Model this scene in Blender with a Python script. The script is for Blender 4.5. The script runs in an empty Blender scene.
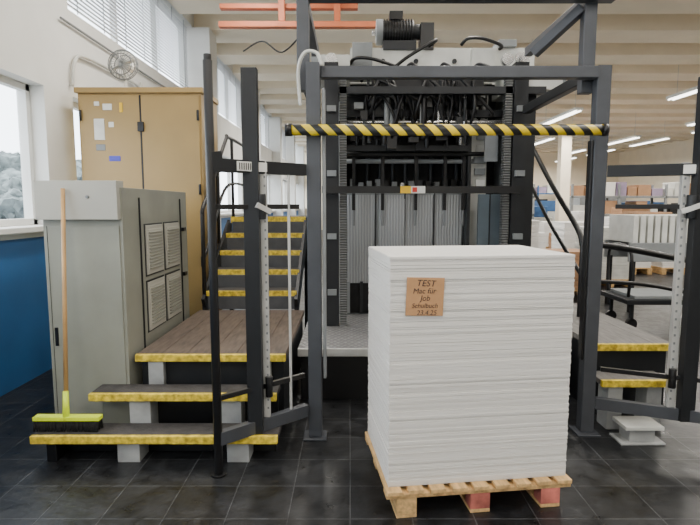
import bpy, bmesh, math, random
from mathutils import Vector, Matrix
random.seed(7)
S=bpy.context.scene
COL=S.collection
# ---------------- materials ----------------
def nt(m):
    m.use_nodes=True
    return m.node_tree, m.node_tree.nodes["Principled BSDF"]
def mat(name,c,rough=.5,metal=0,var=.12,scale=6,bump=0,bscale=40,emit=0,stretch=None):
    m=bpy.data.materials.new(name); t,b=nt(m); N=t.nodes; L=t.links
    b.inputs['Roughness'].default_value=rough; b.inputs['Metallic'].default_value=metal
    tc=N.new('ShaderNodeTexCoord'); src=tc.outputs['Object']
    if stretch:
        mp=N.new('ShaderNodeMapping'); mp.inputs['Scale'].default_value=stretch
        L.new(src,mp.inputs[0]); src=mp.outputs[0]
    n=N.new('ShaderNodeTexNoise'); n.inputs['Scale'].default_value=scale; n.inputs['Detail'].default_value=5
    L.new(src,n.inputs['Vector'])
    r=N.new('ShaderNodeValToRGB')
    r.color_ramp.elements[0].position=.3; r.color_ramp.elements[1].position=.7
    r.color_ramp.elements[0].color=(*[x*(1-var) for x in c],1)
    r.color_ramp.elements[1].color=(*[min(1,x*(1+var)) for x in c],1)
    L.new(n.outputs['Fac'],r.inputs[0]); L.new(r.outputs[0],b.inputs['Base Color'])
    if bump:
        n2=N.new('ShaderNodeTexNoise'); n2.inputs['Scale'].default_value=bscale
        L.new(src,n2.inputs['Vector'])
        bp=N.new('ShaderNodeBump'); bp.inputs['Strength'].default_value=bump; bp.inputs['Distance'].default_value=.01
        L.new(n2.outputs['Fac'],bp.inputs['Height']); L.new(bp.outputs[0],b.inputs['Normal'])
    if emit:
        b.inputs['Emission Color'].default_value=(1,.97,.9,1); b.inputs['Emission Strength'].default_value=emit
    return m
def hexc(r,g,b): 
    f=lambda v:((v/255+.055)/1.055)**2.4 if v>10 else v/255/12.92
    return (f(r),f(g),f(b))
STEEL=mat('frame_grey_paint',hexc(72,75,81),.45,.2)
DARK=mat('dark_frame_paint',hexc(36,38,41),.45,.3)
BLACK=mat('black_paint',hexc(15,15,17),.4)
BLK2=mat('black_machinery',hexc(27,27,29),.35,.5,.4,15)
LGREY=mat('light_grey_enamel',hexc(202,203,198),.45)
MGREY=mat('mid_grey_enamel',hexc(128,132,134),.45)
BGREY=mat('blue_grey_panel',hexc(96,108,116),.4,.2)
ALU=mat('aluminium_profile',hexc(205,205,202),.4,.4)
CHROME=mat('machined_steel',hexc(205,205,205),.25,.9)
UNIT=mat('grey_unit_paint',hexc(142,143,132),.5,0,.12,3)
UNIT2=mat('unit_panel_paint',hexc(176,174,164),.45,0,.05,3)
OCHRE=mat('ochre_cabinet_paint',hexc(166,138,86),.45,0,.08,2)
WHITE=mat('white_plaster',hexc(222,222,218),.8,0,.04,3)
CREAM=mat('cream_concrete',hexc(240,228,206),.85,0,.04,2)
BLUE=mat('blue_wall_paint',hexc(42,96,150),.6,0,.1,3)
BLUE2=mat('blue_machine_paint',hexc(60,100,150),.5)
YEL=mat('worn_yellow_edge',hexc(222,188,56),.6,0,.5,30,.2,60)
TREAD=mat('dark_rubber_tread',hexc(60,57,56),.7,0,.35,12,.4,90)
RISER=mat('dark_step_riser',hexc(74,76,80),.6,0,.2,8)
WOODP=mat('worn_plank_deck',hexc(86,74,65),.6,0,.4,7,.2,40,stretch=(6,1,1))
WOODS=mat('grey_plank_deck',hexc(104,101,98),.6,0,.25,7,.2,40,stretch=(6,1,1))
SUP=mat('step_support_paint',hexc(160,162,162),.6,0,.2,8)
PAL=mat('pine_pallet_wood',hexc(206,168,114),.7,0,.3,9,.3,50,stretch=(5,1,5))
RED=mat('red_stained_wood',hexc(190,108,96),.7,0,.5,10)
CARD=mat('brown_cardboard',hexc(186,142,100),.85,0,.07,14)
INK=mat('pencil_ink',hexc(66,56,54),.7)
HANDLE=mat('broom_handle_wood',hexc(188,148,96),.5,0,.2,4)
NEON=mat('neon_yellow_plastic',(0.75,.95,.02),.4)
BRIS=mat('black_bristle',hexc(25,25,25),.9,0,.5,60,.6,200)
ORANGE=mat('orange_crane_paint',hexc(190,104,66),.5)
LABEL=mat('label_white',hexc(225,225,220),.5)
LABY=mat('label_yellow',hexc(235,190,30),.5)
LABR=mat('label_red',hexc(200,50,40),.5)
LABB=mat('label_blue',hexc(70,70,190),.5)
PAPW=mat('stacked_paper_white',hexc(232,230,226),.8,0,.04,30)
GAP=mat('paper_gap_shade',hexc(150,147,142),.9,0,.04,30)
TUBE=mat('fluorescent_tube',(.9,.9,.88),.5,0,0,3,emit=6)
LEAF=mat('frosted_foliage',hexc(112,120,118),.9,0,.5,5,.8,14)
GROUND=mat('outside_ground_mat',hexc(150,150,150),.9)
SCREEN=mat('blind_fabric',hexc(200,200,200),.8,0,.1,20)
PURP=mat('carton_lilac',hexc(150,135,160),.7)
BROWN=mat('carton_brown',hexc(165,128,96),.8)
SHADE=mat('interior_shade_dark',hexc(12,12,13),.8)  # near-black that paints interior shade onto solid sheets

def floor_mat():
    m=bpy.data.materials.new('dark_floor_tiles'); t,b=nt(m); N=t.nodes; L=t.links
    tc=N.new('ShaderNodeTexCoord')
    br=N.new('ShaderNodeTexBrick'); br.offset=0; br.inputs['Scale'].default_value=1
    br.inputs['Brick Width'].default_value=.3; br.inputs['Row Height'].default_value=.3
    br.inputs['Mortar Size'].default_value=.003; br.inputs['Mortar Smooth'].default_value=.3
    br.inputs['Color1'].default_value=(*hexc(22,23,25),1); br.inputs['Color2'].default_value=(*hexc(32,33,35),1)
    br.inputs['Mortar'].default_value=(*hexc(66,67,69),1)
    L.new(tc.outputs['Object'],br.inputs['Vector'])
    n=N.new('ShaderNodeTexNoise'); n.inputs['Scale'].default_value=7; n.inputs['Detail'].default_value=12; n.inputs['Roughness'].default_value=.8
    L.new(tc.outputs['Object'],n.inputs['Vector'])
    r=N.new('ShaderNodeValToRGB'); r.color_ramp.elements[0].position=.42; r.color_ramp.elements[0].color=(.6,.6,.6,1)
    r.color_ramp.elements[1].position=.7; r.color_ramp.elements[1].color=(2.6,2.6,2.6,1)
    L.new(n.outputs['Fac'],r.inputs[0])
    mx=N.new('ShaderNodeMix'); mx.data_type='RGBA'; mx.blend_type='MULTIPLY'; mx.inputs[0].default_value=1
    L.new(br.outputs['Color'],mx.inputs[6]); L.new(r.outputs[0],mx.inputs[7]); L.new(mx.outputs[2],b.inputs['Base Color'])
    r2=N.new('ShaderNodeMapRange'); r2.inputs[1].default_value=.3; r2.inputs[2].default_value=.7; r2.inputs[3].default_value=.22; r2.inputs[4].default_value=.5
    L.new(n.outputs['Fac'],r2.inputs[0]); L.new(r2.outputs[0],b.inputs['Roughness'])
    b.inputs['Specular IOR Level'].default_value=.42
    n3=N.new('ShaderNodeTexNoise'); n3.inputs['Scale'].default_value=14
    L.new(tc.outputs['Object'],n3.inputs['Vector'])
    bp0=N.new('ShaderNodeBump'); bp0.inputs['Strength'].default_value=.3; bp0.inputs['Distance'].default_value=.01
    L.new(n3.outputs['Fac'],bp0.inputs['Height'])
    bp=N.new('ShaderNodeBump'); bp.inputs['Strength'].default_value=.5; bp.inputs['Distance'].default_value=.004; bp.invert=True
    L.new(br.outputs['Fac'],bp.inputs['Height']); L.new(bp0.outputs[0],bp.inputs['Normal']); L.new(bp.outputs[0],b.inputs['Normal'])
    return m
FLOOR=floor_mat()
def stripe_mat(name,k,c1=(.85,.62,.02),c2=(.012,.012,.012)):
    m=bpy.data.materials.new(name); t,b=nt(m); N=t.nodes; L=t.links
    tc=N.new('ShaderNodeTexCoord'); sp=N.new('ShaderNodeSeparateXYZ'); L.new(tc.outputs['Object'],sp.inputs[0])
    a=N.new('ShaderNodeMath'); a.operation='ADD'; L.new(sp.outputs[0],a.inputs[0]); L.new(sp.outputs[2],a.inputs[1])
    c=N.new('ShaderNodeMath'); c.operation='MULTIPLY'; L.new(a.outputs[0],c.inputs[0]); c.inputs[1].default_value=k
    f=N.new('ShaderNodeMath'); f.operation='FRACT'; L.new(c.outputs[0],f.inputs[0])
    g=N.new('ShaderNodeMath'); g.operation='GREATER_THAN'; g.inputs[1].default_value=.5; L.new(f.outputs[0],g.inputs[0])
    mx=N.new('ShaderNodeMix'); mx.data_type='RGBA'; L.new(g.outputs[0],mx.inputs[0])
    mx.inputs[6].default_value=(*c1,1); mx.inputs[7].default_value=(*c2,1)
    L.new(mx.outputs[2],b.inputs['Base Color']); b.inputs['Roughness'].default_value=.45
    return m
STRIPE=stripe_mat('hazard_stripes',1/.105)
STRIPE2=stripe_mat('small_hazard_stripes',1/.09)
def wavebump(name,c,axis,scale,rough,metal,strength=.8,dist=.01,noise=0,lo=.72):
    m=bpy.data.materials.new(name); t,b=nt(m); N=t.nodes; L=t.links
    tc=N.new('ShaderNodeTexCoord'); w=N.new('ShaderNodeTexWave'); w.bands_direction=axis; w.inputs['Scale'].default_value=scale
    w.inputs['Distortion'].default_value=noise; w.inputs['Detail'].default_value=1
    L.new(tc.outputs['Object'],w.inputs['Vector'])
    r=N.new('ShaderNodeValToRGB'); r.color_ramp.elements[0].color=(*[x*lo for x in c],1); r.color_ramp.elements[1].color=(*c,1)
    L.new(w.outputs['Fac'],r.inputs[0]); L.new(r.outputs[0],b.inputs['Base Color'])
    bp=N.new('ShaderNodeBump'); bp.inputs['Strength'].default_value=strength; bp.inputs['Distance'].default_value=dist
    L.new(w.outputs['Fac'],bp.inputs['Height']); L.new(bp.outputs[0],b.inputs['Normal'])
    b.inputs['Roughness'].default_value=rough; b.inputs['Metallic'].default_value=metal
    return m
RIB=wavebump('ribbed_steel_reflections',hexc(172,175,178),'X',11,.3,.5,.35,.008,1.2,.72)  # wave bands paint curtain-like reflections into the ribbed sheet's colour
RACK=wavebump('perforated_rack',hexc(120,122,122),'Z',14,.4,.4,lo=.4)
PAPER=wavebump('paper_edges',hexc(236,233,228),'Z',90,.85,0,.2,.002,.8,.82)
def tread_plate():
    m=bpy.data.materials.new('checker_plate'); t,b=nt(m); N=t.nodes; L=t.links
    tc=N.new('ShaderNodeTexCoord'); v=N.new('ShaderNodeTexVoronoi'); v.inputs['Scale'].default_value=26; v.inputs['Randomness'].default_value=.15
    mp=N.new('ShaderNodeMapping'); mp.inputs['Scale'].default_value=(1,.6,1); mp.inputs['Rotation'].default_value=(0,0,.78)
    L.new(tc.outputs['Object'],mp.inputs[0]); L.new(mp.outputs[0],v.inputs['Vector'])
    bp=N.new('ShaderNodeBump'); bp.invert=True; bp.inputs['Strength'].default_value=1; bp.inputs['Distance'].default_value=.02
    L.new(v.outputs['Distance'],bp.inputs['Height']); L.new(bp.outputs[0],b.inputs['Normal'])
    r=N.new('ShaderNodeValToRGB'); r.color_ramp.elements[0].color=(.75,.75,.76,1); r.color_ramp.elements[1].color=(.28,.28,.29,1); r.color_ramp.elements[1].position=.55
    L.new(v.outputs['Distance'],r.inputs[0]); L.new(r.outputs[0],b.inputs['Base Color'])
    b.inputs['Metallic'].default_value=.4; b.inputs['Roughness'].default_value=.35
    return m
CHECK=tread_plate()

# ---------------- mesh builder ----------------
class Obj:
    def __init__(s,name,bevel=0,loc=(0,0,0),rot=0):
        s.name=name; s.bm=bmesh.new(); s.mats=[]; s.bevel=bevel; s.loc=loc; s.rot=rot
    def mi(s,m):
        if m not in s.mats: s.mats.append(m)
        return s.mats.index(m)
    def _fin(s,vs,m,smooth=False):
        i=s.mi(m); fs=set()
        for v in vs:
            for f in v.link_faces: fs.add(f)
        for f in fs:
            f.material_index=i
            if smooth and len(f.verts)<=4: f.smooth=True
    def box(s,x0,x1,y0,y1,z0,z1,m):
        r=bmesh.ops.create_cube(s.bm,size=1)
        for v in r['verts']:
            v.co=Vector(((x0+x1)/2+v.co.x*(x1-x0),(y0+y1)/2+v.co.y*(y1-y0),(z0+z1)/2+v.co.z*(z1-z0)))
        s._fin(r['verts'],m); return s
    def beam(s,p,q,w,h,m):
        p=Vector(p); q=Vector(q); d=q-p; L=d.length; d.normalize()
        up=Vector((0,0,1)) if abs(d.z)<.95 else Vector((0,1,0))
        sx=d.cross(up).normalized(); uz=sx.cross(d)
        M=Matrix((sx,d,uz)).transposed()
        r=bmesh.ops.create_cube(s.bm,size=1)
        for v in r['verts']:
            v.co=(p+q)/2+M@Vector((v.co.x*w,v.co.y*L,v.co.z*h))
        s._fin(r['verts'],m); return s
    def cyl(s,p,q,r,m,n=16,r2=None):
        p=Vector(p); q=Vector(q); d=q-p
        R=d.to_track_quat('Z','Y').to_matrix()
        g=bmesh.ops.create_cone(s.bm,cap_ends=True,segments=n,radius1=r,radius2=r if r2 is None else r2,depth=d.length)
        for v in g['verts']: v.co=(p+q)/2+R@v.co
        s._fin(g['verts'],m,True); return s
    def tube(s,pts,r,m,n=8,sub=8):
        P=[Vector(p) for p in pts]
        out=[]
        E=[P[0]]+P+[P[-1]]
        for i in range(1,len(E)-2):
            for k in range(sub):
                t=k/sub; a,b,c,d=E[i-1],E[i],E[i+1],E[i+2]
                out.append(.5*((2*b)+(-a+c)*t+(2*a-5*b+4*c-d)*t*t+(-a+3*b-3*c+d)*t**3))
        out.append(P[-1]); rings=[]; i=s.mi(m)
        for k,p in enumerate(out):
            d=(out[min(k+1,len(out)-1)]-out[max(k-1,0)]).normalized()
            a=d.orthogonal().normalized() if k==0 else (pa-d*pa.dot(d)).normalized()
            pa=a; b=d.cross(a)
            rings.append([s.bm.verts.new(p+r*(math.cos(6.28318*j/n)*a+math.sin(6.28318*j/n)*b)) for j in range(n)])
        for k in range(len(rings)-1):
            for j in range(n):
                f=s.bm.faces.new((rings[k][j],rings[k][(j+1)%n],rings[k+1][(j+1)%n],rings[k+1][j])); f.material_index=i; f.smooth=True
        for rr in (rings[0][::-1],rings[-1]):
            f=s.bm.faces.new(rr); f.material_index=i
        return s
    def done(s,parent=None):
        bmesh.ops.recalc_face_normals(s.bm,faces=s.bm.faces)
        me=bpy.data.meshes.new(s.name); s.bm.to_mesh(me); s.bm.free()
        for m in s.mats: me.materials.append(m)
        o=bpy.data.objects.new(s.name,me); COL.objects.link(o)
        o.location=s.loc; o.rotation_euler=(0,0,s.rot)
        if s.bevel:
            b=o.modifiers.new('bevel','BEVEL'); b.width=s.bevel; b.segments=2; b.limit_method='ANGLE'; b.angle_limit=.9
        if parent: o.parent=parent
        return o

# ---------------- room ----------------
XL=-2.75; XR=16; YB=-5; YF=32; ZC=4.95
Obj('floor').box(XL-.25,XR+.2,YB-.2,YF+.2,-.1,0,FLOOR).done()
c=Obj('ceiling'); c.box(XL-.25,XR+.2,YB-.2,YF+.2,ZC,ZC+.15,CREAM)
y=-4.2
while y<YF-.3:
    c.box(XL,XR,y,y+.75,ZC-.38,ZC,CREAM); y+=1.55
c.done()
w=Obj('wall_left')
wx0=XL-.25
w.box(wx0,XL,YB,YF,0,1.22,BLUE)
w.box(wx0,XL,YB,YF,1.22,1.27,WHITE)
w.box(wx0,XL,YB,YF,2.57,3.4,WHITE)
w.box(wx0,XL,YB,YF,4.6,ZC,WHITE)
piers=[]; y=4.9-9.4-.0
while y<YF: piers.append(y); y+=4.7
w.box(wx0,XL,YB,piers[0]+.5,1.27,2.57,WHITE)
for p in piers:
    for a,b in ((1.27,2.57),(3.4,4.6)): w.box(wx0,XL,max(p,YB),min(p+.5,YF),a,b,WHITE)
    if p>6: w.box(XL,XL+.3,p,p+.5,0,ZC-.38,WHITE)
w.done()
Obj('trim_window_sill',.008).box(XL-.2,XL+.1,YB,YF,1.27,1.32,WHITE).done()
for i,p in enumerate(piers[:-1]):
    a,b=p+.5,p+4.7
    if a>24: continue
    f=Obj('window_%d'%(i+1),.006)
    for z0,z1 in ((1.32,2.57),(3.4,4.6)):
        f.box(XL-.2,XL-.13,a,b,z0,z0+.06,WHITE).box(XL-.2,XL-.13,a,b,z1-.06,z1,WHITE)
        n=3
        for k in range(n+1):
            yy=a+(b-a-.06)*k/n; f.box(XL-.2,XL-.13,yy,yy+.06,z0,z1,WHITE)
    for k in range(24):
        zz=3.5+k*.045; f.box(XL-.10,XL-.07,a+.05,b-.05,zz,zz+.012,SCREEN)
    for k in range(7):
        yy=a+.3+(b-a-.6)*k/6; f.box(XL-.06,XL-.055,yy,yy+.02,3.45,4.6,MGREY)
    f.done()
Obj('wall_back').box(XL-.25,XR+.2,YF,YF+.2,0,ZC,CREAM).done()
Obj('wall_right').box(XR,XR+.2,YB,YF,0,ZC,CREAM).done()
Obj('wall_front').box(XL-.25,XR+.2,YB-.2,YB,0,ZC,WHITE).done()

# outdoors
Obj('outside_ground').box(-45,XL-.3,-20,50,-.4,-.2,GROUND).done()
for k,(x,y,s) in enumerate(((-8.3,13,2.3),(-7.2,12.4,1.9),(-10.5,16.5,2.9),(-9.2,16.6,2.8),(-7.0,10.6,1.5))):
    t=Obj('tree',loc=(x,y,-.2)); t.cyl((0,0,0),(0,0,1.6),.15,BROWN,10,.1)
    for j in range(60):
        a=random.random()*6.28; r=random.random()*s*.42; z=.5+random.random()*s*.9
        g=bmesh.ops.create_icosphere(t.bm,subdivisions=2,radius=s*.13)
        for v in g['verts']: v.co=v.co*(1+random.uniform(-.35,.35))+Vector((r*math.cos(a),r*math.sin(a),z))
        t._fin(g['verts'],LEAF)
    t.done()

# ---------------- ceiling lamps and added fill lamps ----------------
def lamp(x,y,z,L,power,ext=True):
    o=Obj('fluorescent_or_fill_lamp',.004); o.box(x-.1,x+.1,y-L/2,y+L/2,z+.03,z+.09,WHITE)
    for dx in (-.05,.05): o.cyl((x+dx,y-L/2+.03,z+.01),(x+dx,y+L/2-.03,z+.01),.016,TUBE,10)
    for yy in (y-L*.4,y+L*.4): o.cyl((x,yy,z+.09),(x,yy,ZC-.0),.006,ALU,6)
    ob=o.done()
    if power:
        l=bpy.data.lights.new('lamp_light','AREA'); l.shape='RECTANGLE'; l.size=.5 if z>4 else .1; l.size_y=L; l.energy=power; l.color=(1,.95,.87)
        lo=bpy.data.objects.new('lamp_light',l); lo.location=(x,y,z-.03); lo.parent=ob; COL.objects.link(lo)
for x in (-1.2,1.6,4.6):
    for y in (-2.6,1.0): lamp(x,y,4.25,2.8,74)  # near lamps added above and behind the camera to light the stack front
for x in (-1.2,1.2,4.6,8,12): lamp(x,5.4,4.35,2.6,90 if x<2 else 160)  # overhead row added out of view to light the machine and hall
for y in (11.3,17,21,25,29):
    for x in (3.4,7.4,11.6): lamp(x,y,3.9,2.6,150)
for x in (5.4,9.5):
    for y in (14,19,23): lamp(x,y,3.7,2.4,0)
lamp(-.9,13.5,4.1,2.6,140); lamp(-.9,21,4.1,2.6,140)

# ---------------- paper stack on pallet ----------------
A=math.radians(7.2); PX,PY=.185,2.425
W,D=.907,.62
st=Obj('paper_stack',loc=(PX,PY,0),rot=A)
z=.145; n=0
while z<1.262:
    h=random.choice((.008,.010,.013,.016)); h=min(h,1.268-z+.001)
    jx,jy=random.uniform(-.002,.002),random.uniform(-.0025,.0025)
    st.box(jx,W+jx,jy,D+jy,z,z+h-random.choice((.0008,.0012,.0024)),PAPER); z+=h; n+=1
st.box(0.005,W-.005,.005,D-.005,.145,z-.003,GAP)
st.box(0.001,W-.001,.001,D-.001,z-.002,z+.001,PAPW)
st.done()
pl=Obj('wooden_pallet',.003,loc=(PX,PY,0),rot=A)
nb=9
for i in range(nb):
    bw=.075; x=-.015+(W+.03-bw)*i/(nb-1)
    o=random.uniform(-.006,.006)
    pl.box(x,x+bw,-.045+o,D+.03+o,.122,.144,PAL)
for y0 in (-.03,D/2-.045,D-.065):
    pl.box(-.015,W+.015,y0,y0+.08,.1,.122,PAL)
    for j,x0 in enumerate((.035,W/2-.05,W-.14)):
        pl.box(x0,x0+.1,y0+.002,y0+.08,0.018,.1,PAL if j==0 else RED)
for j,x0 in enumerate((.035,W/2-.05,W-.14)):
    pl.box(x0,x0+.1,-.028,D+.015,0,.018,PAL)
pl.done()
nz=1.075
note=Obj('cardboard_note',.001,loc=(PX+math.cos(A)*.165-math.sin(A)*-.006,PY+math.sin(A)*.165-math.cos(A)*.006,nz),rot=A)
note.box(-.09,.09,-.003,.001,-.09,.09,CARD)
no=note.done(); no.rotation_euler=(0,math.radians(2),A)
for i,(tx,sz,dx) in enumerate((("TEST",.042,.0),("Mac für",.036,-.005),("Job",.036,0),("Schulbuch",.031,0),("23.4.25",.033,.01))):
    cu=bpy.data.curves.new('handwriting','FONT'); cu.body=tx; cu.size=sz; cu.align_x='CENTER'; cu.extrude=.0004; cu.shear=.2; cu.materials.append(INK)
    to=bpy.data.objects.new('handwriting_%d'%i,cu); COL.objects.link(to); to.parent=no
    to.location=(dx,-.0042,.05-i*.034); to.rotation_euler=(math.radians(90),math.radians(random.uniform(-3,3)),0)

# ---------------- left steps ----------------
def tread(o,x0,x1,y0,y1,z,m):
    o.box(x0,x1,y0+.03,y1,z-.035,z,m); o.box(x0,x1,y0,y0+.03,z-.045,z+.002,YEL)
s=Obj('entry_steps',.004)
tread(s,-1.85,-.42,2.93,3.13,.17,TREAD)
tread(s,-1.6,-.45,3.13,3.32,.35,TREAD)
for x in (-1.36,-.72): s.box(x,x+.13,2.96,3.11,0,.135,SUP)
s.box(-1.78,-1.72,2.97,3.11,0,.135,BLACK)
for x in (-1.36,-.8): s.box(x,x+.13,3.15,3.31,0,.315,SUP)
s.box(-1.8,-.45,3.10,3.12,0,.13,BLACK); s.box(-1.58,-1.38,3.27,3.29,.0,.31,UNIT); s.box(-1.23,-.46,3.27,3.29,.0,.31,BLACK)  # black backing sheets stand in for the shadow under the treads
s.done()
s=Obj('step_platform',.004)
s.box(-1.4,-.42,3.36,3.39,.485,.532,YEL)
for i in range(6): s.box(-1.4+i*.163,-1.4+i*.163+.161,3.39,4.85,.49,.53,WOODP)
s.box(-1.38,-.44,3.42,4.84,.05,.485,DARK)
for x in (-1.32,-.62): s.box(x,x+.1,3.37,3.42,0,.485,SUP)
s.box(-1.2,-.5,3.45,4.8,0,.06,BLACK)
s.done()
def rail(s,x):
    r=s
    r.cyl((x,4.9,.6),(x,4.9,1.45),.02,BLACK)
    r.tube([(x,4.9,1.4),(x,4.93,1.48),(x,5.2,1.66),(x,5.9,2.2),(x,6.05,2.25),(x,7.1,2.25)],.02,BLACK)
    r.tube([(x,4.9,1.0),(x,5.2,1.2),(x,5.9,1.7),(x,7.1,1.75)],.016,BLACK)
    r.cyl((x,5.5,1.1),(x,5.5,1.9),.018,BLACK); r.cyl((x,6.2,1.36),(x,6.2,2.25),.018,BLACK); r.cyl((x,7.05,1.3),(x,7.05,2.25),.02,BLACK)
s=Obj('machine_stairs',.004)
for i in range(4):
    y0=4.88+i*.28; z=.7+i*.165
    tread(s,-1.34,-.5,y0,y0+.28,z,TREAD)
    s.box(-1.32,-.52,y0+.24,y0+.27,z-.04,z+.12,RISER)
s.box(-1.32,-.52,4.87,4.9,.535,.65,RISER)
s.box(-1.34,-.5,6.0,7.1,1.3,1.36,TREAD); s.box(-1.34,-.5,5.98,6.0,1.3,1.37,YEL)
for x in (-1.36,-.5):
    s.beam((x,4.88,.55),(x,6.0,1.25),.03,.2,DARK)
    s.box(x-.02,x+.02,7.0,7.06,0,1.3,DARK); s.box(x-.02,x+.02,5.98,6.04,0,1.3,DARK)
    s.box(x-.02,x+.02,4.88,4.93,0,.62,DARK)
rail(s,-1.36)
s.done()

# ---------------- grey unit ----------------
u=Obj('grey_ventilation_unit',.008)
u.box(-1.93,-1.43,3.34,4.65,.05,1.61,UNIT).box(-1.9,-1.46,3.37,4.62,0,.05,BLACK)
u.box(-1.95,-1.44,3.295,3.40,1.41,1.65,UNIT2)
u.box(-1.952,-1.948,3.3,3.4,1.42,1.64,DARK)
u.box(-1.91,-1.45,3.332,3.342,.1,1.37,UNIT)
u.box(-1.905,-1.902,3.329,3.34,.1,1.37,BLACK)
for j,y0 in enumerate((3.68,4.06)):
    for z0 in (.6,1.0):
        u.box(-1.432,-1.425,y0,y0+.35,z0,z0+.37,DARK); u.box(-1.43,-1.418,y0+.012,y0+.338,z0+.012,z0+.358,UNIT2); u.box(-1.427,-1.414,y0+.04,y0+.31,z0+.04,z0+.33,UNIT2)
        for kk in range(12): u.box(-1.416,-1.404,y0+.045,y0+.305,z0+.05+kk*.023,z0+.058+kk*.023,UNIT)
u.box(-1.432,-1.42,3.6,3.61,.1,1.55,DARK); u.box(-1.432,-1.42,4.46,4.47,.1,1.55,DARK)
for z in (.9,1.28): u.box(-1.44,-1.41,4.5,4.56,z,z+.03,BLACK)
u.cyl((-1.62,3.285,1.55),(-1.62,3.3,1.55),.01,MGREY)
u.box(-1.89,-1.87,3.325,3.345,.6,.72,BLACK)
u.done()

# ---------------- ochre cabinet ----------------
k=Obj('ochre_switch_cabinet',.01)
k.box(-2.6,-1.42,5.2,5.8,.1,2.56,OCHRE).box(-2.58,-1.44,5.23,5.78,0,.1,BLACK).box(-2.62,-1.40,5.17,5.82,2.56,2.61,OCHRE)
k.box(-2.58,-2.01,5.185,5.2,.15,2.54,OCHRE).box(-1.995,-1.44,5.185,5.2,.15,2.54,OCHRE)
k.box(-2.012,-1.993,5.183,5.2,.15,2.54,BLACK)
for z in (.7,2.2):
    k.box(-2.03,-1.97,5.165,5.19,z,z+.09,BLACK)
for z in (.9,1.6,2.3): k.cyl((-1.45,5.17,z),(-1.45,5.17,z+.1),.012,DARK); k.cyl((-2.57,5.17,z),(-2.57,5.17,z+.1),.012,DARK)
for a,z,wd,h,m in ((-2.44,2.44,.05,.04,LABEL),(-2.36,2.4,.09,.06,LABEL),(-2.45,2.12,.1,.2,LABEL),(-2.32,1.92,.11,.05,LABB),(-2.2,2.38,.03,.09,LABY),(-2.31,2.24,.05,.05,LABEL),(-2.44,2.02,.09,.06,MGREY)):
    k.box(a,a+wd,5.18,5.188,z,z+h,m)
k.done()
f=Obj('desk_fan'); fx,fy,fz=-2.22,5.4,2.612
f.cyl((fx,fy,fz),(fx,fy,fz+.03),.11,WHITE,24).cyl((fx,fy,fz+.03),(fx,fy,fz+.2),.018,WHITE)
f.cyl((fx,fy-.02,fz+.25),(fx+.02,fy+.1,fz+.26),.05,WHITE,20)
for yy,rr in ((-.08,.1),(-.05,.14),(-.02,.14),(0.0,.1)):
    pts=[(fx+rr*math.cos(a*math.pi/8),fy+yy,fz+.25+rr*math.sin(a*math.pi/8)) for a in range(17)]
    f.tube(pts,.005,MGREY,6,2)
for a in range(24):
    t=a*math.pi/12; f.tube([(fx,fy-.09,fz+.25),(fx+.1*math.cos(t),fy-.08,fz+.25+.1*math.sin(t)),(fx+.14*math.cos(t),fy-.035,fz+.25+.14*math.sin(t))],.0028,MGREY,4,2)
for a in range(4):
    t=a*math.pi/2+.4; f.beam((fx+.02*math.cos(t),fy-.04,fz+.25+.02*math.sin(t)),(fx+.12*math.cos(t),fy-.045,fz+.25+.12*math.sin(t)),.07,.006,LGREY)
f.done()
p=Obj('wall_pipe'); p.tube([(-2.72,5.35,2.66),(-2.71,5.4,2.9),(-2.71,5.6,3.0),(-2.71,6.4,3.02),(-2.71,7.0,3.0),(-2.71,7.1,2.8),(-2.71,7.1,0)],.018,LGREY,10); p.tube([(-2.72,5.2,3.25),(-2.72,8,3.22),(-2.72,9.5,3.22)],.012,MGREY); p.done()

# ---------------- broom ----------------
b=Obj('push_broom')
b.cyl((-1.683,3.03,.26),(-1.757,3.272,1.6),.0125,HANDLE,14)
b.cyl((-1.681,3.02,.235),(-1.69,3.05,.4),.02,NEON,14,.015)
b.beam((-1.87,3.03,.245),(-1.48,3.03,.245),.055,.022,NEON)
for i in range(46):
    x=-1.865+i*.0084
    for yy in (-.02,0,.02):
        b.cyl((x+random.uniform(-.006,.006),3.03+yy*1.5,.172),(x,3.03+yy,.236),.005,BRIS,5,.004)
b.done()

# ---------------- machine platform & feeder ----------------
m=Obj('checker_plate_platform',.005)
m.box(-.40,1.62,3.95,5.25,.37,.41,CHECK); m.box(-.38,1.6,3.98,5.24,0,.37,BLACK)
m.box(-.40,1.62,3.94,3.955,.35,.413,ALU)
m.done()

M=Obj('printing_press_feeder',.004)
# towers
for x0,x1 in ((-.22,-.1),(1.42,1.54)):
    M.box(x0,x1,4.7,4.82,.412,2.72,DARK); M.box(x0,x1,5.6,5.72,0.05,2.72,DARK)
M.box(-.09,-.03,4.72,4.8,.412,2.6,RACK); M.box(1.35,1.41,4.72,4.8,.412,2.6,RACK)
M.box(1.56,1.66,4.85,5.3,.412,2.6,DARK)
for z in (.7,1.2,1.75,2.3): M.box(-.2,-.12,4.66,4.7,z,z+.05,MGREY); M.box(1.44,1.52,4.66,4.7,z,z+.05,MGREY)
# side housings
M.box(-.26,-.04,5.3,6.6,.0,2.5,MGREY)
M.box(1.5,1.75,5.3,6.6,.0,2.6,MGREY)
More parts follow.
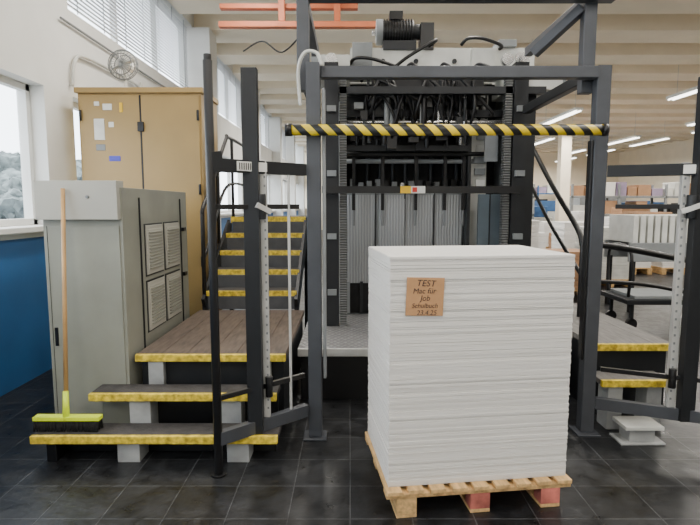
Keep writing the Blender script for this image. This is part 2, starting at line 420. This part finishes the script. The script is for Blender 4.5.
# top beams
M.box(0.0,1.68,5.0,5.2,2.66,2.92,LGREY); M.box(-.32,.0,4.85,5.3,2.62,2.82,LGREY); M.box(1.38,1.85,4.75,5.3,2.5,2.68,LGREY)
M.box(-.1,1.6,5.5,5.7,2.72,2.92,LGREY)
M.box(-.34,-.28,4.82,4.85,2.64,2.8,MGREY); M.box(1.86,1.9,4.8,5.2,2.53,2.66,MGREY)
M.box(.02,.2,4.93,5.02,2.72,2.95,MGREY); M.box(1.1,1.3,4.93,5.0,2.7,2.9,LGREY)
M.box(1.34,1.5,4.95,5.2,2.92,2.98,MGREY); M.cyl((1.55,4.97,2.83),(1.55,5.0,2.83),.05,CHROME,20)
for xx in (.3,.6,.95): M.cyl((xx,4.985,2.8),(xx,5.0,2.8),.022,DARK,12)
M.box(-.2,1.7,4.72,4.8,2.46,2.52,DARK)
M.box(.35,1.2,4.9,4.99,2.55,2.66,BLK2)
# drive motor
M.cyl((.3,5.08,3.08),(.58,5.08,3.08),.1,BLACK,24)
for i in range(11): M.cyl((.31+i*.025,5.08,3.08),(.316+i*.025,5.08,3.08),.115,DARK,24)
M.cyl((.24,5.08,3.08),(.3,5.08,3.08),.112,MGREY,24).cyl((.58,5.08,3.08),(.66,5.08,3.08),.07,DARK,20)
M.box(.36,.48,5.02,5.14,3.18,3.25,BLACK).box(.3,.6,4.98,5.18,2.9,2.98,DARK).box(.64,.76,4.99,5.17,2.9,3.14,BLACK)
M.cyl((.2,5.08,3.08),(.24,5.08,3.08),.03,CHROME)
# near-black back plates, shade of the machine cavity painted in
M.box(-.04,1.5,5.9,5.95,.41,2.62,SHADE)
M.box(-.04,1.5,5.2,5.95,2.62,2.64,SHADE)
M.box(-.03,1.3,5.55,5.6,1.62,2.6,SHADE)
M.box(-.03,1.12,5.46,5.54,2.05,2.08,LABEL)
# ribbed sheets, reflections painted on as bands
for i in range(4):
    x0=-.03+i*.29; M.box(x0,x0+.275,5.28,5.32,.72,1.62,RIB)
    M.box(x0+.277,x0+.288,5.26,5.33,.6,1.72,DARK)
M.box(.28,.54,5.245,5.27,.74,1.56,RIB)
M.box(-.05,1.15,5.27,5.34,1.60,1.62,MGREY)
M.box(-.05,1.15,5.3,5.4,.41,.75,BLK2)
for i in range(9): M.box(-.03+i*.13,.0+i*.13,5.24,5.3,.42,.74,random.choice((DARK,BLK2,MGREY)))
# right column
M.box(1.14,1.32,5.2,5.5,.41,2.62,LGREY); M.box(1.12,1.15,5.1,5.2,.41,2.6,DARK); M.box(1.2,1.42,4.98,5.02,.6,1.6,BGREY)
M.box(1.22,1.4,4.97,4.985,1.08,1.12,DARK); M.box(1.3,1.31,4.97,4.985,.6,1.6,DARK)
M.box(1.24,1.36,4.96,4.985,1.9,2.2,MGREY)
for i in range(8): M.box(1.16+random.random()*.1,1.3,5.16,5.2,1.68+i*.11,1.74+i*.11,random.choice((DARK,MGREY,MGREY,LABEL)))
# front rail with labels
M.box(-.24,1.45,4.56,4.62,1.6,1.66,BLACK)
M.box(-.22,-.16,4.58,4.72,1.6,1.66,BLACK); M.box(1.4,1.46,4.58,4.72,1.6,1.66,BLACK)
M.box(.43,.52,4.55,4.562,1.6,1.66,LABY); M.box(.52,.64,4.55,4.562,1.6,1.66,LABEL); M.box(.53,.57,4.545,4.555,1.61,1.65,LABR)
# suction head
M.box(-.06,1.4,4.95,5.03,2.3,2.36,DARK)
M.box(.05,1.0,4.8,4.9,2.12,2.18,BLK2); M.box(-.05,1.1,5.0,5.06,2.0,2.05,DARK)
M.cyl((-.1,4.88,2.24),(1.42,4.88,2.24),.018,CHROME); M.cyl((-.1,5.2,1.92),(1.3,5.2,1.92),.022,MGREY); M.cyl((-.1,5.1,1.98),(1.4,5.1,1.98),.02,BLACK)
for i in range(44):
    x=.0+random.random()*1.12; z=2.0+random.random()*.55; y=4.8+random.random()*.35
    M.box(x,x+random.uniform(.03,.1),y,y+random.uniform(.04,.1),z,z+random.uniform(.04,.14),random.choice((BLK2,BLACK,BLACK,MGREY,DARK,DARK)))
for i in range(38):
    x=.0+random.random()*1.1; z=2.0+random.random()*.3; y=4.78+random.random()*.3
    M.cyl((x,y,z),(x,y,z+random.uniform(.12,.4)),random.uniform(.008,.028),random.choice((BLK2,BLACK,MGREY,CHROME,DARK,DARK)),12)
for i in range(34):
    x=.02+random.random()*1.1; x2=x+random.uniform(-.25,.25); y=4.8+random.random()*.3
    z=2.05+random.random()*.25
    M.tube([(x,y,z),(x+.02,y-.06,z+.12),((x+x2)/2,y-.04,z+random.uniform(.2,.4)),(x2,y+.02,z+.15),(x2,y+.05,z+.4)],random.choice((.008,.011,.014)),random.choice((BLACK,BLACK,BLACK,BLK2)),7,5)
for x in (.02,.3,.62,.9,1.08):
    M.box(x,x+.03,5.15,5.2,1.45,2.3,BLK2); M.cyl((x+.015,5.17,1.3),(x+.015,5.17,1.5),.012,MGREY)
for i in range(9): M.cyl((.05+i*.13,5.5,1.72),(.05+i*.13,5.5,1.98),.02,DARK,10); 
for i in range(14): M.box(.0+i*.085,.05+i*.085,5.4,5.5,1.66,1.72+random.random()*.05,random.choice((DARK,CHROME,BLK2,MGREY)))
for x,r in ((1.36,.05),(1.5,.05),(-.16,.05)): M.cyl((x,4.72,2.75),(x,4.78,2.75),r,CHROME,20)
M.box(.42,.82,4.74,4.78,2.165,2.205,STRIPE2)
# hoses on top
for (a,bb) in (((.0,4.9,2.75),(.4,4.9,2.7)),((1.0,4.95,2.93),(1.35,4.97,2.9)),((1.1,4.9,2.7),(1.5,4.8,2.5)),((.1,4.9,2.6),(.6,4.85,2.4)),((.5,4.9,2.7),(.9,4.85,2.4)),((.7,4.9,2.9),(.2,4.88,2.5)),((.8,4.9,2.7),(1.25,4.85,2.3))):
    mid=[(a[i]+bb[i])/2 for i in range(3)]; M.tube([a,(a[0]+.05,a[1]-.05,a[2]+.04),(mid[0],mid[1]-.08,mid[2]+.05),(bb[0],bb[1]-.05,bb[2]+.02),bb],.015,BLACK)
M.done()
# press body beyond
q=Obj('printing_press',.01)
q.box(-.1,1.6,7.2,10.5,0,2.1,MGREY); q.box(.0,1.5,7.1,7.25,.3,1.9,BGREY); q.box(-.25,1.75,8,9.6,2.1,2.6,LGREY)
q.box(-.3,-.1,7.4,10.3,.0,1.2,DARK); q.box(1.6,1.75,7.4,10.3,0,1.2,DARK)
for i in range(3): q.box(-.12,-.09,7.5+i,8.2+i,1.3,1.9,BGREY)
q.done()

# ---------------- front guard frame ----------------
g=Obj('safety_guard_frame',.006)
g.box(-.265,-.18,3.27,3.35,.015,2.35,STEEL); g.box(1.515,1.6,3.34,3.42,.015,2.35,STEEL)
g.box(-.3,-.15,3.24,3.38,0,.015,STEEL); g.box(1.48,1.63,3.3,3.45,0,.015,STEEL)
g.box(-.18,1.515,3.32,3.39,2.27,2.34,STEEL)
g.box(-.325,-.25,3.35,3.42,2.2,2.85,STEEL); g.box(1.45,1.53,3.42,3.49,2.2,2.85,STEEL)
g.box(-.33,1.62,3.36,3.44,2.74,2.8,STEEL)
g.beam((1.45,3.45,2.72),(1.22,3.65,2.5),.06,.06,STEEL)
for x in (-.29,1.49):
    g.beam((x,3.42,2.77),(x,4.6,2.77),.06,.07,STEEL); g.beam((x,3.4,2.3),(x,4.6,2.3),.06,.07,DARK)
g.box(-.17,-.15,3.28,3.34,.4,2.2,MGREY)
g.box(1.5,1.515,3.35,3.41,.5,1.9,BLACK)
g.tube([(-.3,3.3,2.1),(-.31,3.28,2.3),(-.27,3.27,2.4),(-.2,3.27,2.4),(-.17,3.28,2.33)],.011,LGREY)
g.box(-.19,-.1,3.26,3.3,1.92,1.98,BLACK)
g.tube([(-.28,3.36,2.55),(-.42,3.4,2.44),(-.55,3.45,2.52),(-.7,3.6,2.5)],.005,BLACK)
g.done()
h=Obj('hazard_striped_bar')
h.cyl((-.36,3.225,1.945),(1.50,3.225,1.945),.033,STRIPE,20)
h.cyl((-.385,3.225,1.945),(-.345,3.225,1.945),.037,BLACK,16); h.cyl((1.50,3.225,1.945),(1.53,3.225,1.945),.037,BLACK,16)
h.done()
def gate(name,P,Q,T,postw=.085,side=1):
    P=Vector(P); Q=Vector(Q); d=(Q-P).normalized(); n=Vector((-d.y,d.x,0))
    if n.y>0: n=-n
    o=Obj(name,.004)
    V=lambda t,z,off=0:(P.x+(Q.x-P.x)*t+n.x*off,P.y+(Q.y-P.y)*t+n.y*off,z)
    o.cyl(V(0,0),V(0,2.24),.024,BLACK,14); o.cyl(V(0,0),V(0,.012),.045,BLACK,14)
    o.cyl(V(0,2.24),V(0,2.27),.02,BLACK,14)
    o.beam(V(T,.175),V(T,2.24),postw,.06,DARK)
    o.beam(V(T+.12,.25),V(T+.12,1.75),.045,.03,ALU)
    for i in range(28): o.beam(V(T+.12,.3+i*.05,.018),V(T+.12,.315+i*.05,.018),.012,.004,MGREY)
    o.beam(V(0,.21),V(1,.21),.045,.075,STEEL)
    o.beam(V(0,1.71),V(1,1.71),.045,.07,DARK)
    o.beam(V(0,1.49),V(.92,1.49),.025,.028,BLACK)
    o.beam(V(0,.44),V(.97,.44),.025,.028,BLACK)
    o.cyl(V(T+.06,1.42,.03),V(T+.06,1.56,.03),.03,DARK); o.cyl(V(T+.12,.38,.03),V(T+.12,.5,.03),.022,BLACK)
    o.beam(V(T-.17,1.71,.026),V(T+.14,1.71,.026),.004,.052,LABEL)
    for i in range(9): o.beam(V(T-.15+i*.022,1.71,.03),V(T-.141+i*.022,1.71,.03),.003,.038,BLACK)
    o.beam(V(T,1.5,.045),V(T+.14,1.46,.05),.03,.03,ALU)
    o.beam(V(.0,1.72,0),V(.1,1.73,0),.05,.11,DARK)
    return o
o=gate('guard_gate',(-.733,2.82,0),(-.275,3.24,0),.40); 
o.box(-.37,-.355,3.14,3.16,.25,1.7,ALU); o.done()
o=gate('guard_gate',(2.25,3.08,0),(1.61,3.36,0),.28)
o.done()

# ---------------- right steps ----------------
s=Obj('entry_steps',.004)
tread(s,1.66,2.12,3.38,3.6,.35,WOODS); s.box(1.72,1.82,3.42,3.56,0,.315,SUP); s.box(1.98,2.08,3.42,3.56,0,.315,SUP)
s.done()
s=Obj('support_jack',.004)
s.box(1.7,1.98,3.18,3.34,.0,.015,SUP); s.box(1.76,1.92,3.2,3.33,.015,.1,SUP); s.box(1.72,1.96,3.17,3.35,.1,.125,LGREY)
s.done()
s=Obj('step_platform',.004)
s.box(1.72,2.28,3.62,3.65,.485,.532,YEL)
for i in range(4): s.box(1.72+i*.14,1.72+i*.14+.138,3.65,5.2,.49,.53,WOODS)
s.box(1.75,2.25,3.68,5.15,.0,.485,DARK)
x=2.0; r=s
r.cyl((x,4.55,.53),(x,4.55,1.2),.02,BLACK); r.tube([(x,4.55,1.15),(x-.01,4.65,1.3),(x-.03,5.2,1.68),(x-.05,5.9,2.2),(x-.05,6.1,2.25)],.024,BLACK); r.tube([(x,4.55,.9),(x-.03,5.2,1.3),(x-.05,5.9,1.8)],.018,BLACK)
r.cyl((x-.05,6.1,0),(x-.05,6.1,2.25),.022,BLACK)
r.tube([(x,4.55,1.17),(x+.3,4.6,1.14),(x+.8,4.7,1.05),(x+1.1,4.8,.98),(x+1.12,4.8,.8),(x+1.12,4.8,0)],.028,BLACK); r.tube([(x+.0,4.55,.85),(x+.6,4.65,.8),(x+1.1,4.8,.7)],.018,BLACK)
s.done()

# ---------------- orange crane rails ----------------
o=Obj('orange_crane_rail',.006)
o.box(-1.65,.1,7.0,7.1,3.97,4.03,ORANGE); o.box(-1.65,.45,6.92,7.02,3.72,3.79,ORANGE); o.box(-.9,-.82,6.95,7.03,3.8,4.57,ORANGE); o.box(-.2,-.12,6.95,7.03,3.8,4.57,ORANGE)
o.done()

# ---------------- far hall contents ----------------
def pallet_stack(x,y,w,d,h,m=PAPW):
    o=Obj('palletized_paper',.004,loc=(x,y,0))
    o.box(0,w,0,d,.12,.145,PAL)
    for a in (0,.5,1): o.box(a*(w-.1),a*(w-.1)+.1,0,d,0,.12,PAL)
    z=.147
    while z<h-.02:
        hh=random.uniform(.03,.08); j=random.uniform(-.01,.01); o.box(.02+j,w-.02+j,.02,d-.02,z,z+hh-.004,m); z+=hh
    o.done()
random.seed(3)
xs=[4.2,5.4,6.6,7.8,9.0,10.2,11.6]
for y in (9.6,11.4,13.2,15.4,17.3):
    for x in xs:
        if random.random()<.82:
            pallet_stack(x+random.uniform(-.2,.2)+(y-8)*.1,y,random.uniform(.7,1.0),.75,random.uniform(.5,1.45),random.choice((PAPW,PAPW,PAPW,BROWN,BROWN,LGREY,PURP)))
def pallet_at(x,y,h,m): pallet_stack(x,y,.9,.7,h,m)
pallet_at(3.0,8.4,.75,BROWN); pallet_at(2.9,10.6,1.2,PAPW)
for (x,y,w_,h_) in ((4.0,21,4,1.7),(9,21.5,4,1.9),(6,25,5,2.0),(12,26,3,2.0)):
    o=Obj('folding_machine',.02); o.box(x,x+w_,y,y+1.4,0.1,h_*.6,LGREY); o.box(x+.3,x+w_*.5,y+.1,y+1.2,h_*.6,h_,MGREY); o.box(x+w_*.6,x+w_-.2,y,y+1.2,h_*.6,h_*.85,BLUE2)
    for a in (.1,w_-.3): o.box(x+a,x+a+.2,y+.1,y+1.3,0,.1,BLACK)
    o.done()
# warehouse racks
def shelf(xx,yy,n,hz,post=MGREY):
    o=Obj('warehouse_shelf',.01)
    L=n*1.7
    for i in range(n+1): 
        for b_ in (0,.9): o.box(xx+i*1.7,xx+i*1.7+.08,yy+b_,yy+b_+.08,0,hz[-1]+.5,post)
    for z in hz:
        o.box(xx,xx+L+.08,yy,yy+.06,z,z+.08,post); o.box(xx,xx+L,yy,yy+.98,z+.06,z+.08,LGREY); 
        x=xx+.12
        while x<xx+L-.5:
            w_=random.uniform(.3,.6)
            if random.random()<.9: o.box(x,x+w_,yy+.1,yy+.9,z+.08,z+.08+random.uniform(.25,.5),random.choice((BROWN,BROWN,PAPW,DARK,LGREY,PURP)))
            x+=w_+.05
    o.done()
shelf(2.6,30.2,2,(.5,1.3,2.1)); shelf(6.6,30.2,2,(.5,1.3,2.1)); shelf(10.6,30.2,2,(.5,1.3,2.1),BLUE2)
shelf(8.0,19.3,3,(.4,1.1,1.75)); shelf(4.9,19.3,1,(.4,1.1,1.75))
# slatted conveyor
o=Obj('slatted_conveyor',.004)
for i in range(14): o.box(3.9+i*.1,3.97+i*.1,7.3,8.0,.98,1.36,LGREY)
o.box(3.85,5.35,7.28,7.32,.72,.98,MGREY); o.box(3.85,5.35,7.98,8.02,.72,.98,MGREY)
for a in (3.9,5.2):
    for bb in (7.3,7.95): o.box(a,a+.06,bb,bb+.06,0,.75,DARK)
o.done()
# low machine plinth with black rail
o=Obj('transport_cart',.006)
o.box(3.3,5.3,6.2,6.9,.32,.38,DARK); o.box(3.4,5.2,6.25,6.85,.38,.42,MGREY)
for a in (3.4,5.1):
    for bb in (6.28,6.78): o.cyl((a,bb,.07),(a,bb+.04,.07),.07,BLACK); o.box(a-.02,a+.02,bb,bb+.04,.1,.34,DARK)
o.tube([(3.35,6.3,.4),(3.35,6.3,.95),(3.35,6.8,.95),(3.35,6.8,.4)],.02,BLACK)
o.done()
for x,y in ((3.4,18.6),(7.3,18.6),(3.4,28.4),(8.2,28.4),(14.5,18.6),(13,28.4)):
    Obj('support_column',.01).box(x,x+.35,y,y+.35,0,ZC-.0,CREAM).done()

# ---------------- world & camera ----------------
W_=bpy.data.worlds.new('overcast_sky'); S.world=W_; W_.use_nodes=True
bg=W_.node_tree.nodes['Background']; bg.inputs[0].default_value=(.84,.92,1,1); bg.inputs[1].default_value=7
cam=bpy.data.cameras.new('camera'); cam.lens=27.26; cam.sensor_width=36
co=bpy.data.objects.new('camera',cam); co.location=(0,0,1.5); co.rotation_euler=(math.radians(90-6.19),0,0); COL.objects.link(co); S.camera=co
